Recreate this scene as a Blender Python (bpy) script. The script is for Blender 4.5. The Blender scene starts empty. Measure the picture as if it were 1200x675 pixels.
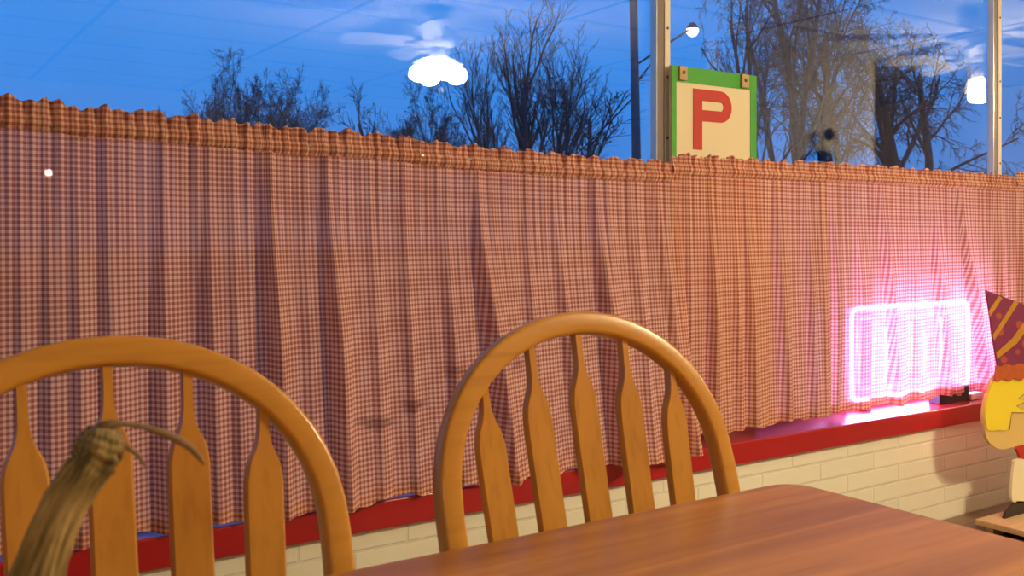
import bpy, bmesh, math, random
from mathutils import Vector, Matrix

# ------------------------------------------------------------------ camera, world, exposure
SC = bpy.context.scene
COL = SC.collection
R = math.radians
EYE = 1.08                                   # phone held at a seated diner's chest
YAW = 33.7                                   # the view turns right of the window wall's normal
FPX = 1150.0
HORIZON = 280.0
cam = bpy.data.cameras.new('camera')
cam.lens = FPX / 1200 * 36
cam.sensor_width = 36
cam.shift_y = -(337.5 - HORIZON) / 1200
cam.dof.use_dof = True
cam.dof.focus_distance = 2.6
cam.dof.aperture_fstop = 13
cam_o = bpy.data.objects.new('camera', cam)
cam_o.location = (0, 0, EYE)
cam_o.rotation_euler = (R(90), 0, R(-YAW))
COL.objects.link(cam_o)
SC.camera = cam_o

SC.view_settings.view_transform = 'Standard'
SC.view_settings.look = 'None'
SC.view_settings.exposure = 0.0
SC.view_settings.gamma = 1.0
SC.view_settings.use_curve_mapping = False
SC.cycles.transparent_max_bounces = 24
SC.cycles.max_bounces = 10

FAN_W = 58.0                                 # each bulb of a fan's light kit
WARM = (1.0, 0.79, 0.46)
NEON = 23.0

world = bpy.data.worlds.new('dusk_sky')
SC.world = world
world.use_nodes = True
wt = world.node_tree
wt.nodes.clear()
wo = wt.nodes.new('ShaderNodeOutputWorld')
wb = wt.nodes.new('ShaderNodeBackground')
wb.inputs['Strength'].default_value = 1.22
wc = wt.nodes.new('ShaderNodeTexCoord')
ws = wt.nodes.new('ShaderNodeSeparateXYZ')
wr = wt.nodes.new('ShaderNodeValToRGB')
el = wr.color_ramp.elements
el[0].position = 0.0; el[0].color = (0.07, 0.25, 0.70, 1)
el[1].position = 0.32; el[1].color = (0.018, 0.29, 1.0, 1)
e = el.new(0.10); e.color = (0.045, 0.26, 0.82, 1)
e = el.new(0.2); e.color = (0.026, 0.28, 0.92, 1)
wn = wt.nodes.new('ShaderNodeTexNoise')
wn.inputs['Scale'].default_value = 2.2
wn.inputs['Detail'].default_value = 4
wm = wt.nodes.new('ShaderNodeMapping')
wm.inputs['Scale'].default_value = (1, 1, 3.5)
wmix = wt.nodes.new('ShaderNodeMix'); wmix.data_type = 'RGBA'
wmix.inputs['B'].default_value = (0.09, 0.30, 0.80, 1)
wmr = wt.nodes.new('ShaderNodeMapRange')
wmr.inputs['From Min'].default_value = 0.45; wmr.inputs['From Max'].default_value = 0.75
wmr.inputs['To Max'].default_value = 0.35
L = wt.links.new
L(wc.outputs['Generated'], ws.inputs[0]); L(ws.outputs['Z'], wr.inputs[0])
L(wc.outputs['Generated'], wm.inputs['Vector']); L(wm.outputs[0], wn.inputs['Vector'])
L(wn.outputs['Fac'], wmr.inputs['Value']); L(wmr.outputs[0], wmix.inputs['Factor'])
L(wr.outputs[0], wmix.inputs['A']); L(wmix.outputs['Result'], wb.inputs['Color'])
L(wb.outputs[0], wo.inputs[0])


def ray(px):
    u = (px - 600) / FPX
    c, s = math.cos(R(90 - YAW)), math.sin(R(90 - YAW))
    return c + s * u, s - c * u


def at(px, py, Y):
    """The world point at depth plane y = Y that the photo shows at (px, py)."""
    dx, dy = ray(px)
    t = Y / dy
    return Vector((t * dx, Y, EYE - (py - HORIZON) * t / FPX))


def xat(px, Y):
    return at(px, 280, Y).x


# ------------------------------------------------------------------ materials
def sock(node, name, v):
    if name in node.inputs:
        node.inputs[name].default_value = v


def new_mat(name):
    m = bpy.data.materials.new(name)
    m.use_nodes = True
    nt = m.node_tree
    nt.nodes.clear()
    out = nt.nodes.new('ShaderNodeOutputMaterial')
    return m, nt, out


def paint(name, col, rough=0.5, var=0.12, scale=12, bump=0.0, metal=0.0, coat=0.0, stretch=(1, 1, 1), col2=None, spec=0.5):
    m, nt, out = new_mat(name)
    b = nt.nodes.new('ShaderNodeBsdfPrincipled')
    tc = nt.nodes.new('ShaderNodeTexCoord')
    mp = nt.nodes.new('ShaderNodeMapping')
    mp.inputs['Scale'].default_value = stretch
    n = nt.nodes.new('ShaderNodeTexNoise')
    n.inputs['Scale'].default_value = scale
    n.inputs['Detail'].default_value = 5
    mx = nt.nodes.new('ShaderNodeMix'); mx.data_type = 'RGBA'
    c2 = col2 or tuple(c * (1 - var) for c in col)
    mx.inputs['A'].default_value = (*col, 1)
    mx.inputs['B'].default_value = (*c2, 1)
    l = nt.links.new
    l(tc.outputs['Object'], mp.inputs['Vector']); l(mp.outputs[0], n.inputs['Vector'])
    l(n.outputs['Fac'], mx.inputs['Factor']); l(mx.outputs['Result'], b.inputs['Base Color'])
    sock(b, 'Roughness', rough); sock(b, 'Metallic', metal); sock(b, 'Coat Weight', coat); sock(b, 'Coat Roughness', 0.12)
    sock(b, 'Specular IOR Level', spec)
    if bump:
        bp = nt.nodes.new('ShaderNodeBump')
        bp.inputs['Strength'].default_value = bump
        bp.inputs['Distance'].default_value = 0.003
        l(n.outputs['Fac'], bp.inputs['Height']); l(bp.outputs[0], b.inputs['Normal'])
    l(b.outputs[0], out.inputs[0])
    return m


def glow(name, col, strength):
    m, nt, out = new_mat(name)
    e = nt.nodes.new('ShaderNodeEmission')
    e.inputs['Color'].default_value = (*col, 1)
    e.inputs['Strength'].default_value = strength
    nt.links.new(e.outputs[0], out.inputs[0])
    return m


def frosted(name, col, strength, clear):
    """Lit frosted glass: glows, and lets part of its bulb's light straight through."""
    m, nt, out = new_mat(name)
    e = nt.nodes.new('ShaderNodeEmission')
    e.inputs['Color'].default_value = (*col, 1); e.inputs['Strength'].default_value = strength
    t = nt.nodes.new('ShaderNodeBsdfTransparent')
    x = nt.nodes.new('ShaderNodeMixShader'); x.inputs[0].default_value = clear
    nt.links.new(e.outputs[0], x.inputs[1]); nt.links.new(t.outputs[0], x.inputs[2]); nt.links.new(x.outputs[0], out.inputs[0])
    return m


def wood(name, light, dark, axis='X', scale=1.0, rough=0.3, coat=0.3, planks=0.0, streak=0.5):
    """Oak: fine pores and broad cathedral streaks running along one local axis."""
    m, nt, out = new_mat(name)
    l = nt.links.new
    b = nt.nodes.new('ShaderNodeBsdfPrincipled')
    tc = nt.nodes.new('ShaderNodeTexCoord')
    k = {'X': (1.3, 16, 16), 'Y': (16, 1.3, 16), 'Z': (16, 16, 1.3)}[axis]
    mp = nt.nodes.new('ShaderNodeMapping'); mp.inputs['Scale'].default_value = tuple(v * scale for v in k)
    n1 = nt.nodes.new('ShaderNodeTexNoise'); n1.inputs['Scale'].default_value = 1.0; n1.inputs['Detail'].default_value = 6
    n1.inputs['Distortion'].default_value = 0.8
    mp2 = nt.nodes.new('ShaderNodeMapping'); mp2.inputs['Scale'].default_value = tuple(v * scale * 7 for v in k)
    n2 = nt.nodes.new('ShaderNodeTexNoise'); n2.inputs['Scale'].default_value = 1.0; n2.inputs['Detail'].default_value = 3
    mr = nt.nodes.new('ShaderNodeMapRange')
    mr.inputs['From Min'].default_value = 0.36; mr.inputs['From Max'].default_value = 0.7
    mr.inputs['To Max'].default_value = streak
    mr2 = nt.nodes.new('ShaderNodeMapRange')
    mr2.inputs['From Min'].default_value = 0.5; mr2.inputs['From Max'].default_value = 0.75
    mr2.inputs['To Max'].default_value = 0.35
    mx = nt.nodes.new('ShaderNodeMix'); mx.data_type = 'RGBA'
    mx.inputs['A'].default_value = (*light, 1); mx.inputs['B'].default_value = (*dark, 1)
    mx2 = nt.nodes.new('ShaderNodeMix'); mx2.data_type = 'RGBA'
    mx2.inputs['B'].default_value = (*[c * 0.6 for c in dark], 1)
    src = tc.outputs['Object']
    if planks:
        sp = nt.nodes.new('ShaderNodeSeparateXYZ'); l(src, sp.inputs[0])
        dv = nt.nodes.new('ShaderNodeMath'); dv.operation = 'DIVIDE'; dv.inputs[1].default_value = planks
        fl = nt.nodes.new('ShaderNodeMath'); fl.operation = 'FLOOR'
        ml = nt.nodes.new('ShaderNodeMath'); ml.operation = 'MULTIPLY'; ml.inputs[1].default_value = 3.7
        cb = nt.nodes.new('ShaderNodeCombineXYZ')
        l(sp.outputs['Y'], dv.inputs[0]); l(dv.outputs[0], fl.inputs[0]); l(fl.outputs[0], ml.inputs[0])
        l(ml.outputs[0], cb.inputs['X']); l(ml.outputs[0], cb.inputs['Z'])
        ad = nt.nodes.new('ShaderNodeVectorMath'); ad.operation = 'ADD'
        l(src, ad.inputs[0]); l(cb.outputs[0], ad.inputs[1])
        src = ad.outputs[0]
    l(src, mp.inputs['Vector']); l(src, mp2.inputs['Vector'])
    l(mp.outputs[0], n1.inputs['Vector']); l(mp2.outputs[0], n2.inputs['Vector'])
    l(n1.outputs['Fac'], mr.inputs['Value']); l(n2.outputs['Fac'], mr2.inputs['Value'])
    l(mr.outputs[0], mx.inputs['Factor']); l(mx.outputs['Result'], mx2.inputs['A'])
    l(mr2.outputs[0], mx2.inputs['Factor']); l(mx2.outputs['Result'], b.inputs['Base Color'])
    sock(b, 'Roughness', rough); sock(b, 'Coat Weight', coat); sock(b, 'Coat Roughness', 0.16); sock(b, 'Specular IOR Level', 0.35)
    l(b.outputs[0], out.inputs[0])
    return m


def gingham(name, dark_patches=()):
    """Quarter-inch gingham woven through the cloth: two yarn stripes crossed over the UVs (in metres)."""
    m, nt, out = new_mat(name)
    l = nt.links.new
    uv = nt.nodes.new('ShaderNodeUVMap')
    sp = nt.nodes.new('ShaderNodeSeparateXYZ'); l(uv.outputs[0], sp.inputs[0])
    masks = []
    for ax in 'XY':
        d = nt.nodes.new('ShaderNodeMath'); d.operation = 'DIVIDE'; d.inputs[1].default_value = 0.0127
        f = nt.nodes.new('ShaderNodeMath'); f.operation = 'FRACT'
        g = nt.nodes.new('ShaderNodeMath'); g.operation = 'GREATER_THAN'; g.inputs[1].default_value = 0.5
        l(sp.outputs[ax], d.inputs[0]); l(d.outputs[0], f.inputs[0]); l(f.outputs[0], g.inputs[0])
        masks.append(g)
    ad = nt.nodes.new('ShaderNodeMath'); ad.operation = 'ADD'
    l(masks[0].outputs[0], ad.inputs[0]); l(masks[1].outputs[0], ad.inputs[1])
    hf = nt.nodes.new('ShaderNodeMath'); hf.operation = 'MULTIPLY'; hf.inputs[1].default_value = 0.5
    l(ad.outputs[0], hf.inputs[0])
    rp = nt.nodes.new('ShaderNodeValToRGB')
    rp.color_ramp.interpolation = 'LINEAR'
    ee = rp.color_ramp.elements
    ee[0].position = 0; ee[0].color = (0.95, 0.70, 0.58, 1)
    ee[1].position = 1; ee[1].color = (0.50, 0.155, 0.10, 1)
    k = ee.new(0.5); k.color = (0.74, 0.37, 0.275, 1)
    l(hf.outputs[0], rp.inputs[0])
    df = nt.nodes.new('ShaderNodeBsdfDiffuse'); df.inputs['Roughness'].default_value = 0.6
    tr = nt.nodes.new('ShaderNodeBsdfTranslucent')
    cloth = rp.outputs[0]
    if dark_patches:                                                  # ragged soft-edged ellipses that darken this panel's cloth colour
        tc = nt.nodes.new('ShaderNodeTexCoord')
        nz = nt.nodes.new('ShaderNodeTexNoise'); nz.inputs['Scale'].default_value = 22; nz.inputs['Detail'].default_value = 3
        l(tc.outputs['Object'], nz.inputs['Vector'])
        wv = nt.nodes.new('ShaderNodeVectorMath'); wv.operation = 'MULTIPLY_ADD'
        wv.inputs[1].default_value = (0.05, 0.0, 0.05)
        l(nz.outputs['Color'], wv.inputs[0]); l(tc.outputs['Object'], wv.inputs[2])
        for (cx_, cz_, rx, rz_, tilt, k_) in dark_patches:
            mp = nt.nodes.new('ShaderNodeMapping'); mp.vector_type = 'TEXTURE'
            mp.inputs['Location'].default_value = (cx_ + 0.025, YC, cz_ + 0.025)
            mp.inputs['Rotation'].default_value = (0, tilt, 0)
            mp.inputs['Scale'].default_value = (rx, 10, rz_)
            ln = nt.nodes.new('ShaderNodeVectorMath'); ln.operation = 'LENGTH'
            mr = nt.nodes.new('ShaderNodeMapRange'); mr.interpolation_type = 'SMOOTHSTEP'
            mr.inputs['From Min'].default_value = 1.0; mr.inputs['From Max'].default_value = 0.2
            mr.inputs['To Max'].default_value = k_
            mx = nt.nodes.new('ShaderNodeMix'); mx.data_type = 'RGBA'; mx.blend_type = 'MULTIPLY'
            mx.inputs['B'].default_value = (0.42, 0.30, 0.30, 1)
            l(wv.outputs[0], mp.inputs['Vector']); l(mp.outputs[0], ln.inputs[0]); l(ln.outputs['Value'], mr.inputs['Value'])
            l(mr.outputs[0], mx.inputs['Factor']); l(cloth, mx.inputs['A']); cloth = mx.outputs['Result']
    l(cloth, df.inputs['Color']); l(cloth, tr.inputs['Color'])
    m1 = nt.nodes.new('ShaderNodeMixShader'); m1.inputs[0].default_value = 0.32
    l(df.outputs[0], m1.inputs[1]); l(tr.outputs[0], m1.inputs[2])
    tp = nt.nodes.new('ShaderNodeBsdfTransparent')
    m2 = nt.nodes.new('ShaderNodeMixShader'); m2.inputs[0].default_value = 0.03
    l(m1.outputs[0], m2.inputs[1]); l(tp.outputs[0], m2.inputs[2])
    l(m2.outputs[0], out.inputs[0])
    return m


def glass_mat(name):
    m, nt, out = new_mat(name)
    l = nt.links.new
    fr = nt.nodes.new('ShaderNodeFresnel')
    ge = nt.nodes.new('ShaderNodeNewGeometry')                  # thin pane: the same reflectance from both of its faces
    io = nt.nodes.new('ShaderNodeMapRange'); io.inputs['To Min'].default_value = 1.5; io.inputs['To Max'].default_value = 1 / 1.5
    l(ge.outputs['Backfacing'], io.inputs['Value']); l(io.outputs[0], fr.inputs['IOR'])
    n = nt.nodes.new('ShaderNodeTexNoise'); n.inputs['Scale'].default_value = 6
    tint = nt.nodes.new('ShaderNodeMapRange'); tint.inputs['To Min'].default_value = 0.94; tint.inputs['To Max'].default_value = 0.98
    tr = nt.nodes.new('ShaderNodeBsdfTransparent')
    cb = nt.nodes.new('ShaderNodeCombineXYZ')
    l(n.outputs['Fac'], tint.inputs['Value'])
    for i in range(3): l(tint.outputs[0], cb.inputs[i])
    l(cb.outputs[0], tr.inputs['Color'])
    gl = nt.nodes.new('ShaderNodeBsdfGlossy'); gl.inputs['Roughness'].default_value = 0.0
    mx = nt.nodes.new('ShaderNodeMixShader')
    l(fr.outputs[0], mx.inputs[0]); l(tr.outputs[0], mx.inputs[1]); l(gl.outputs[0], mx.inputs[2])
    l(mx.outputs[0], out.inputs[0])
    return m


def brick_mat(name):
    m, nt, out = new_mat(name)
    l = nt.links.new
    b = nt.nodes.new('ShaderNodeBsdfPrincipled')
    tc = nt.nodes.new('ShaderNodeTexCoord')
    sp = nt.nodes.new('ShaderNodeSeparateXYZ'); cb = nt.nodes.new('ShaderNodeCombineXYZ')
    l(tc.outputs['Object'], sp.inputs[0]); l(sp.outputs['X'], cb.inputs['X']); l(sp.outputs['Z'], cb.inputs['Y'])
    br = nt.nodes.new('ShaderNodeTexBrick')
    br.inputs['Scale'].default_value = 1.0
    br.inputs['Brick Width'].default_value = 0.29
    br.inputs['Row Height'].default_value = 0.062
    br.inputs['Mortar Size'].default_value = 0.005
    br.inputs['Mortar Smooth'].default_value = 0.35
    br.inputs['Color1'].default_value = (0.84, 0.82, 0.68, 1)
    br.inputs['Color2'].default_value = (0.80, 0.78, 0.64, 1)
    br.inputs['Mortar'].default_value = (0.76, 0.73, 0.60, 1)
    l(cb.outputs[0], br.inputs['Vector'])
    n = nt.nodes.new('ShaderNodeTexNoise'); n.inputs['Scale'].default_value = 60; n.inputs['Detail'].default_value = 4
    l(tc.outputs['Object'], n.inputs['Vector'])
    mul = nt.nodes.new('ShaderNodeMath'); mul.operation = 'MULTIPLY'; mul.inputs[1].default_value = -1.0
    add = nt.nodes.new('ShaderNodeMath'); add.operation = 'MULTIPLY_ADD'; add.inputs[1].default_value = 0.12
    l(br.outputs['Fac'], mul.inputs[0]); l(n.outputs['Fac'], add.inputs[0]); l(mul.outputs[0], add.inputs[2])
    bp = nt.nodes.new('ShaderNodeBump'); bp.inputs['Strength'].default_value = 0.5; bp.inputs['Distance'].default_value = 0.005
    l(add.outputs[0], bp.inputs['Height']); l(bp.outputs[0], b.inputs['Normal'])
    l(br.outputs['Color'], b.inputs['Base Color'])
    sock(b, 'Roughness', 0.55)
    l(b.outputs[0], out.inputs[0])
    return m


def stem_mat(name):
    """Dried stem: fibres and olive furrows running along its length (UVs: turn, length)."""
    m, nt, out = new_mat(name)
    l = nt.links.new
    b = nt.nodes.new('ShaderNodeBsdfPrincipled')
    uv = nt.nodes.new('ShaderNodeUVMap')
    mp = nt.nodes.new('ShaderNodeMapping'); mp.inputs['Scale'].default_value = (14, 2.2, 1)
    n = nt.nodes.new('ShaderNodeTexNoise'); n.inputs['Scale'].default_value = 1.0; n.inputs['Detail'].default_value = 6
    mp2 = nt.nodes.new('ShaderNodeMapping'); mp2.inputs['Scale'].default_value = (60, 7, 1)
    n2 = nt.nodes.new('ShaderNodeTexNoise'); n2.inputs['Scale'].default_value = 1.0; n2.inputs['Detail'].default_value = 4
    rp = nt.nodes.new('ShaderNodeValToRGB')
    e = rp.color_ramp.elements
    e[0].position = 0.38; e[0].color = (0.075, 0.055, 0.016, 1)
    e[1].position = 0.64; e[1].color = (0.50, 0.345, 0.15, 1)
    k = e.new(0.5); k.color = (0.24, 0.17, 0.055, 1)
    l(uv.outputs[0], mp.inputs['Vector']); l(mp.outputs[0], n.inputs['Vector'])
    l(uv.outputs[0], mp2.inputs['Vector']); l(mp2.outputs[0], n2.inputs['Vector'])
    mxf = nt.nodes.new('ShaderNodeMix'); mxf.inputs['Factor'].default_value = 0.3
    l(n.outputs['Fac'], mxf.inputs['A']); l(n2.outputs['Fac'], mxf.inputs['B'])
    l(mxf.outputs['Result'], rp.inputs[0]); l(rp.outputs[0], b.inputs['Base Color'])
    bp = nt.nodes.new('ShaderNodeBump'); bp.inputs['Strength'].default_value = 0.8; bp.inputs['Distance'].default_value = 0.002
    l(mxf.outputs['Result'], bp.inputs['Height']); l(bp.outputs[0], b.inputs['Normal'])
    sock(b, 'Roughness', 0.7)
    l(b.outputs[0], out.inputs[0])
    return m


def grid_mat(name, base, line, sx, sy, w, rough):
    """Square tiles: suspended ceiling panels or floor tiles, with their joints."""
    m, nt, out = new_mat(name)
    l = nt.links.new
    b = nt.nodes.new('ShaderNodeBsdfPrincipled')
    tc = nt.nodes.new('ShaderNodeTexCoord')
    br = nt.nodes.new('ShaderNodeTexBrick')
    br.offset = 0.0
    br.inputs['Scale'].default_value = 1.0
    br.inputs['Brick Width'].default_value = sx; br.inputs['Row Height'].default_value = sy
    br.inputs['Mortar Size'].default_value = w
    br.inputs['Color1'].default_value = (*base, 1)
    br.inputs['Color2'].default_value = (*[c * 0.94 for c in base], 1)
    br.inputs['Mortar'].default_value = (*line, 1)
    l(tc.outputs['Object'], br.inputs['Vector']); l(br.outputs['Color'], b.inputs['Base Color'])
    sock(b, 'Roughness', rough)
    l(b.outputs[0], out.inputs[0])
    return m


M_GINGHAM = gingham('red_and_white_gingham')
YC = 2.262
_patch = []
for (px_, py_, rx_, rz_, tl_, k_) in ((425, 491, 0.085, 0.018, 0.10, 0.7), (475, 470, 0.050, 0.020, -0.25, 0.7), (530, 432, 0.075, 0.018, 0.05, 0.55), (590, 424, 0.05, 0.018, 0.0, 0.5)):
    p_ = at(px_, py_, YC); _patch.append((p_.x, p_.z, rx_, rz_, tl_, k_))
M_GINGHAM_PATCHY = gingham('patchy_gingham', _patch)
M_GLASS = glass_mat('window_glass')
M_BRICK = brick_mat('cream_painted_brick')
M_OAK = wood('golden_oak', (0.58, 0.27, 0.042), (0.42, 0.165, 0.020), 'Z', 1.0, 0.38, 0.08, 0, 0.6)
M_OAKX = wood('golden_oak_bow', (0.58, 0.27, 0.042), (0.44, 0.18, 0.022), 'X', 0.8, 0.32, 0.2, 0, 0.3)
M_TABLE = wood('table_oak', (0.66, 0.285, 0.060), (0.29, 0.095, 0.018), 'X', 0.5, 0.38, 0.0, 0.14, 1.0)
M_PALEWOOD = wood('pale_wood', (0.62, 0.44, 0.24), (0.45, 0.29, 0.14), 'X', 1.0, 0.5, 0.0, 0, 0.4)
M_RED = paint('red_gloss_paint', (0.42, 0.012, 0.016), 0.28, 0.15, 5, 0.08, coat=0.25)
M_ALU = paint('aluminium_frame', (0.21, 0.165, 0.155), 0.5, 0.1, 20)
M_ALUB = paint('bright_aluminium', (0.75, 0.70, 0.60), 0.3, 0.1, 20, metal=0.6)
M_STOP = paint('cream_glazing_stop', (0.72, 0.66, 0.50), 0.5, 0.08, 20)
M_SCREW = paint('dull_screw', (0.13, 0.11, 0.07), 0.5, 0.3, 90, metal=0.4)
M_SIGN = paint('cream_sign_paint', (0.72, 0.63, 0.42), 0.6, 0.07, 6, stretch=(4, 1, 0.6))
M_GREEN = paint('green_sign_paint', (0.055, 0.36, 0.035), 0.5, 0.2, 14)
M_SIGNRED = paint('red_sign_paint', (0.48, 0.022, 0.012), 0.5, 0.12, 14)
M_CLIP = paint('tan_clip', (0.50, 0.36, 0.15), 0.5, 0.3, 60)
M_WALL = paint('tan_wall_paint', (0.55, 0.46, 0.36), 0.8, 0.06, 3)
M_WALLP = paint('pale_partition_paint', (0.50, 0.46, 0.41), 0.8, 0.06, 3)
M_TRIM = paint('light_wall_trim', (0.80, 0.74, 0.62), 0.5, 0.06, 6)
M_CEIL = grid_mat('ceiling_tiles', (0.80, 0.78, 0.74), (0.25, 0.24, 0.23), 1.22, 0.61, 0.018, 0.9)
M_FLOOR = grid_mat('floor_tiles', (0.22, 0.13, 0.09), (0.10, 0.07, 0.05), 0.305, 0.305, 0.003, 0.45)
M_ASPHALT = paint('asphalt', (0.05, 0.05, 0.055), 0.9, 0.3, 4)
M_BARK = paint('bark', (0.115, 0.10, 0.115), 0.95, 0.4, 9)
M_POLE = paint('weathered_pole', (0.19, 0.14, 0.15), 0.9, 0.3, 8, stretch=(4, 4, 0.4))
M_WIRE = paint('black_wire', (0.02, 0.02, 0.025), 0.7, 0.2, 9)
M_WHITE = paint('white_enamel', (0.82, 0.81, 0.78), 0.35, 0.04, 9)
M_BRASS = paint('antique_brass', (0.42, 0.27, 0.10), 0.3, 0.2, 20, metal=0.9)
M_BLACK = paint('black_plastic', (0.02, 0.018, 0.02), 0.35, 0.2, 20)
M_CHROME = paint('curtain_rod_steel', (0.6, 0.58, 0.55), 0.3, 0.1, 20, metal=0.9)
M_SHADE = frosted('lit_frosted_shade', (1.0, 0.90, 0.74), 18, 0.5)
M_LAMP = glow('sodium_lamp', (1.0, 0.62, 0.36), 14)
M_FARLAMP = glow('far_white_lamp', (1.0, 0.96, 0.80), 60)
M_PINK = glow('pink_neon', (0.80, 0.26, 1.15), NEON * 1.6)
M_WHITEPINK = glow('pinkish_white_neon', (0.78, 0.52, 1.3), NEON * 2.2)
M_YELLOW = glow('yellow_neon', (1.0, 0.72, 0.22), NEON * 1.0)
M_ACRYL = paint('pink_backboard', (0.85, 0.60, 0.78), 0.4, 0.1, 6)
M_HATP = paint('purple_card', (0.20, 0.022, 0.085), 0.45, 0.1, 10)
M_GOLD = paint('gold_card', (0.72, 0.36, 0.04), 0.35, 0.3, 40, metal=0.3)
M_DOT = paint('orange_dot_card', (0.42, 0.075, 0.055), 0.45, 0.1, 10)
M_BRIM = paint('orange_ruffle_card', (0.62, 0.13, 0.03), 0.45, 0.5, 30, 0.3)
M_HAIR = paint('yellow_card', (0.86, 0.68, 0.035), 0.5, 0.05, 8)
M_FACE = paint('tan_card', (0.70, 0.50, 0.17), 0.5, 0.05, 8)
M_SHIRT = paint('cream_card', (0.82, 0.76, 0.52), 0.5, 0.05, 8)
M_REDCARD = paint('red_card', (0.50, 0.03, 0.02), 0.5, 0.1, 8)
M_INK = paint('ink_line', (0.16, 0.09, 0.02), 0.6, 0.1, 8)
M_SHOE = paint('dark_card', (0.03, 0.02, 0.018), 0.5, 0.1, 8)
M_PUMP = paint('orange_pumpkin_skin', (0.70, 0.20, 0.02), 0.45, 0.25, 8, 0.1)
M_STEM = stem_mat('dry_pumpkin_stem')
M_STEMD = paint('dry_tendril', (0.12, 0.065, 0.028), 0.75, 0.4, 90, 0.3, col2=(0.34, 0.22, 0.12))
M_SIDING = paint('dark_siding', (0.10, 0.10, 0.12), 0.8, 0.2, 5)
M_ROOF = paint('dark_roof', (0.05, 0.05, 0.06), 0.9, 0.2, 5)


# ------------------------------------------------------------------ mesh helpers
class MB:
    def __init__(s):
        s.v, s.f, s.sm = [], [], []

    def add(s, vs, fs, smooth=False):
        o = len(s.v)
        s.v += [tuple(v) for v in vs]
        s.f += [tuple(i + o for i in f) for f in fs]
        s.sm += [smooth] * len(fs)

    def box(s, c, d, rot=None):
        hx, hy, hz = d[0] / 2, d[1] / 2, d[2] / 2
        vs = [Vector((x * hx, y * hy, z * hz)) for x in (-1, 1) for y in (-1, 1) for z in (-1, 1)]
        if rot: vs = [rot @ v for v in vs]
        s.add([v + Vector(c) for v in vs], [(0, 1, 3, 2), (4, 6, 7, 5), (0, 4, 5, 1), (2, 3, 7, 6), (0, 2, 6, 4), (1, 5, 7, 3)])

    def tube(s, pts, rad, n=8, cap=True):
        pts = [Vector(p) for p in pts]
        if not isinstance(rad, (list, tuple)): rad = [rad] * len(pts)
        ref = None
        vs, fs = [], []
        for i, p in enumerate(pts):
            t = (pts[min(i + 1, len(pts) - 1)] - pts[max(i - 1, 0)]).normalized()
            if ref is None:
                ref = t.orthogonal().normalized()
            ref = (ref - t * ref.dot(t)).normalized()
            b = t.cross(ref)
            for k in range(n):
                a = 2 * math.pi * k / n
                vs.append(p + (ref * math.cos(a) + b * math.sin(a)) * rad[i])
        for i in range(len(pts) - 1):
            for k in range(n):
                k2 = (k + 1) % n
                fs.append((i * n + k, i * n + k2, (i + 1) * n + k2, (i + 1) * n + k))
        if cap:
            fs.append(tuple(range(n))[::-1]); fs.append(tuple((len(pts) - 1) * n + k for k in range(n)))
        s.add(vs, fs, True)

    def lathe(s, prof, c, n=24, axis=None):
        """prof: list of (radius, height) turned round the z axis at c (or a given rotation)."""
        vs, fs = [], []
        for r, h in prof:
            for k in range(n):
                a = 2 * math.pi * k / n
                v = Vector((r * math.cos(a), r * math.sin(a), h))
                if axis: v = axis @ v
                vs.append(v + Vector(c))
        for i in range(len(prof) - 1):
            for k in range(n):
                k2 = (k + 1) % n
                fs.append((i * n + k, i * n + k2, (i + 1) * n + k2, (i + 1) * n + k))
        s.add(vs, fs, True)

    def prism(s, poly, y0, y1):
        """A polygon in x-z extruded along y."""
        n = len(poly)
        vs = [(x, y0, z) for x, z in poly] + [(x, y1, z) for x, z in poly]
        fs = [tuple(range(n)), tuple(range(2 * n - 1, n - 1, -1))]
        fs += [(i, i + n, (i + 1) % n + n, (i + 1) % n) for i in range(n)]
        s.add(vs, fs)

    def build(s, name, m, parent=None, bevel=0.0, seg=2, smooth=False, sub=0, fixn=True):
        me = bpy.data.meshes.new(name)
        me.from_pydata(s.v, [], s.f)
        for p, q in zip(me.polygons, s.sm): p.use_smooth = q or smooth
        me.update()
        if fixn:
            bm = bmesh.new(); bm.from_mesh(me)
            bmesh.ops.recalc_face_normals(bm, faces=bm.faces)
            bm.to_mesh(me); bm.free()
        me.materials.append(m)
        o = bpy.data.objects.new(name, me)
        COL.objects.link(o)
        if parent: o.parent = parent
        if bevel:
            b = o.modifiers.new('bevel', 'BEVEL'); b.width = bevel; b.segments = seg; b.limit_method = 'ANGLE'; b.angle_limit = R(40)
            for p in me.polygons: p.use_smooth = True
            w = o.modifiers.new('wn', 'WEIGHTED_NORMAL'); w.keep_sharp = False
        if sub:
            q = o.modifiers.new('sub', 'SUBSURF'); q.levels = sub; q.render_levels = sub
        return o


def tag(o, label=None, cat=None, group=None, kind=None):
    if label: o['label'] = label
    if cat: o['category'] = cat
    if group: o['group'] = group
    if kind: o['kind'] = kind
    return o


def empty(name, loc=(0, 0, 0), rz=0):
    o = bpy.data.objects.new(name, None)
    o.empty_display_size = 0.1
    o.location = loc; o.rotation_euler = (0, 0, rz)
    COL.objects.link(o)
    return o


def copy_tree(o, parent=None):
    kids = list(o.children)
    c = o.copy(); COL.objects.link(c)
    if parent: c.parent = parent
    for k in kids: copy_tree(k, c)
    return c


def point(name, loc, watts, col, radius, parent=None):
    l = bpy.data.lights.new(name, 'POINT'); l.energy = watts; l.color = col; l.shadow_soft_size = radius
    o = bpy.data.objects.new(name, l); o.location = loc
    COL.objects.link(o)
    if parent: o.parent = parent
    return o


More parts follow.
